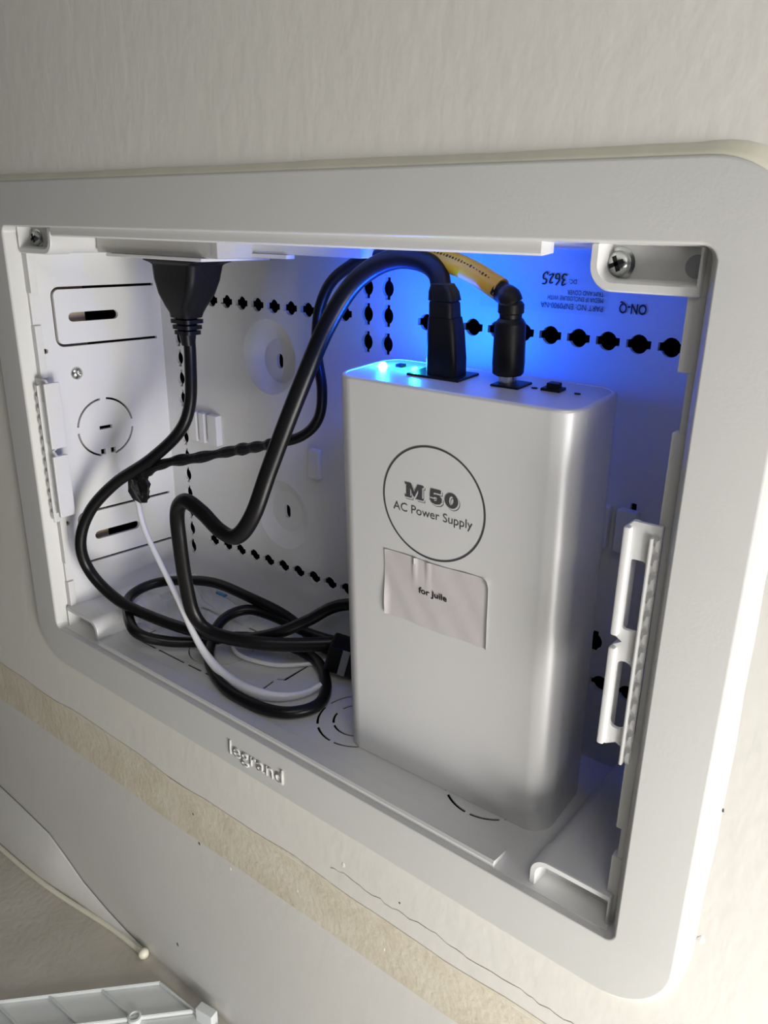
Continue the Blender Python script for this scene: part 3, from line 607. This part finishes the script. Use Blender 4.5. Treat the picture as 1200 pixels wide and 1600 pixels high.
# ------------------------------------------------------------------ crumpled clear bag
bm = bmesh.new(); NU, NV = 40, 26; g_ = []
for i in range(NU + 1):
    c_ = []
    for j in range(NV + 1):
        u, v = i / NU, j / NV
        x = 0.0180 + 0.080 * u; y = 0.0330 + 0.0480 * v
        edge = math.sin(math.pi * u) ** 0.5 * math.sin(math.pi * v) ** 0.35
        z = fl(y) + 0.0010 + edge * (0.019 * (1 - 0.55 * u) + 0.0065 * math.sin(u * 11 + v * 4) + 0.0045 * math.sin(v * 13 - u * 7) + 0.0020 * math.sin(u * 27 + v * 23))
        if x < 0.0375 and z < 0.0150: z = 0.0150 + 0.0008 * math.sin(v * 9)
        c_.append(bm.verts.new((x, y, max(z, fl(y) + 0.0008))))
    g_.append(c_)
for i in range(NU):
    for j in range(NV): bm.faces.new((g_[i][j], g_[i + 1][j], g_[i + 1][j + 1], g_[i][j + 1]))
bg = tag(obj('plastic_bag', bm, 'film', None, smooth=180), 'crumpled clear plastic bag in the back left corner of the enclosure', 'bag')
bm = bmesh.new(); box(bm, 0.064, 0.073, 0.0720, 0.0745, 0.0165, 0.0180, 0.0006); tag(obj('blue_mark', bm, 'bluecap', bg, 40), 'small blue mark')

# ------------------------------------------------------------------ loose trim and the cover lying on the floor
FZ = -0.2285
ls = empty('loose_trim_strip', (-0.04, 0.0, FZ), 'loose pale strip curling off the wall foot at the lower left', 'trim strip')
bm = bmesh.new(); tops = [(-0.30, 0.050), (-0.20, 0.044), (-0.145, 0.040), (-0.10, 0.037), (-0.06, 0.033), (-0.04, 0.024), (-0.019, 0.0135), (0.010, 0.006), (0.034, 0.002), (0.050, 0.0008)]
loops = []
for x, h in tops:
    lean = min(h * 0.25, 0.010)
    loops.append([(x, -0.0010 - lean * (1 - t) * 1.0 + 0.0030 * t - 0.004 * math.sin(math.pi * t) * h / 0.04, FZ + 0.0006 + h * t) for t in [k / 6 for k in range(7)]] + [(x, -0.0002 - lean * (1 - t) + 0.0034 * t - 0.004 * math.sin(math.pi * t) * h / 0.04, FZ + 0.0006 + h * t) for t in [k / 6 for k in range(6, -1, -1)]])
loft(bm, loops); obj('strip', bm, 'lowwall', ls, smooth=40)
obj('bead', tube([(-0.30, -0.0135, FZ + 0.0017), (-0.13, -0.0128, FZ + 0.0017), (-0.05, -0.0100, FZ + 0.0017), (0.02, -0.0015, FZ + 0.0017), (0.054, 0.0000, FZ + 0.0020)], 0.0017, 10, 6), 'caulk', ls, smooth=60)
bm = bmesh.new(); bmesh.ops.create_uvsphere(bm, u_segments=16, v_segments=10, radius=0.0036, matrix=Matrix.Translation((0.0565, -0.0005, FZ + 0.0036))); obj('rounded_end', bm, 'caulk', ls, smooth=80)

cv = empty('enclosure_cover', (0.06, -0.06, FZ), 'white ribbed plastic cover lying face down on the floor at the lower left', 'cover')
a_ = Vector((-0.0659, -0.0714, 0)); b_ = Vector((0.0362, 0.0017, 0)); c0 = Vector((0.0827, -0.0066, FZ))
an, bn = a_.normalized(), b_.normalized()
def cvp(s, t, z): return c0 + an * s + bn * t + Vector((0, 0, z))
def cvb(name, s0, s1, t0, t1, z0, z1, parent=cv, m='cover'):
    bm = bmesh.new(); loft(bm, [[cvp(s0, t0, z), cvp(s1, t0, z), cvp(s1, t1, z), cvp(s0, t1, z)] for z in (z0, z1)])
    bmesh.ops.bevel(bm, geom=bm.edges[:], offset=0.0004, segments=2, affect='EDGES'); return obj(name, bm, m, parent, smooth=40)
cvb('panel', 0, 0.24, 0, 0.035, 0.0, 0.0025)
cvb('panel', 0, 0.24, 0.035, 0.19, 0.0, 0.0025)
cvb('edge_flange', 0, 0.24, 0, 0.0018, 0.0024, 0.0052)
cvb('edge_flange', 0, 0.0018, 0.0018, 0.19, 0.0024, 0.0052)
cvb('long_rib', 0.0020, 0.24, 0.0325, 0.0345, 0.0024, 0.0055)
for s in (0.036, 0.068, 0.100, 0.132): cvb('cross_rib', s, s + 0.0016, 0.0019, 0.0324, 0.0024, 0.0048)
obj('moulded_boss', lathe([(0.0042, 0.0024), (0.0042, 0.0060), (0.0030, 0.0062), (0.0026, 0.0040), (0, 0.0040)], 20, Matrix.Translation(cvp(0.0365, 0.0336, 0))), 'cover', cv, smooth=40)
bm = bmesh.new(); box(bm, -0.0065, 0.0065, -0.0030, 0.0030, 0.0, 0.012, 0.0008)
obj('hinge_clip', bm, 'cover', cv, 40, Matrix.Translation((0.1262, -0.0042, FZ + 0.0003)) @ Matrix.Rotation(0.15, 4, 'Z'))
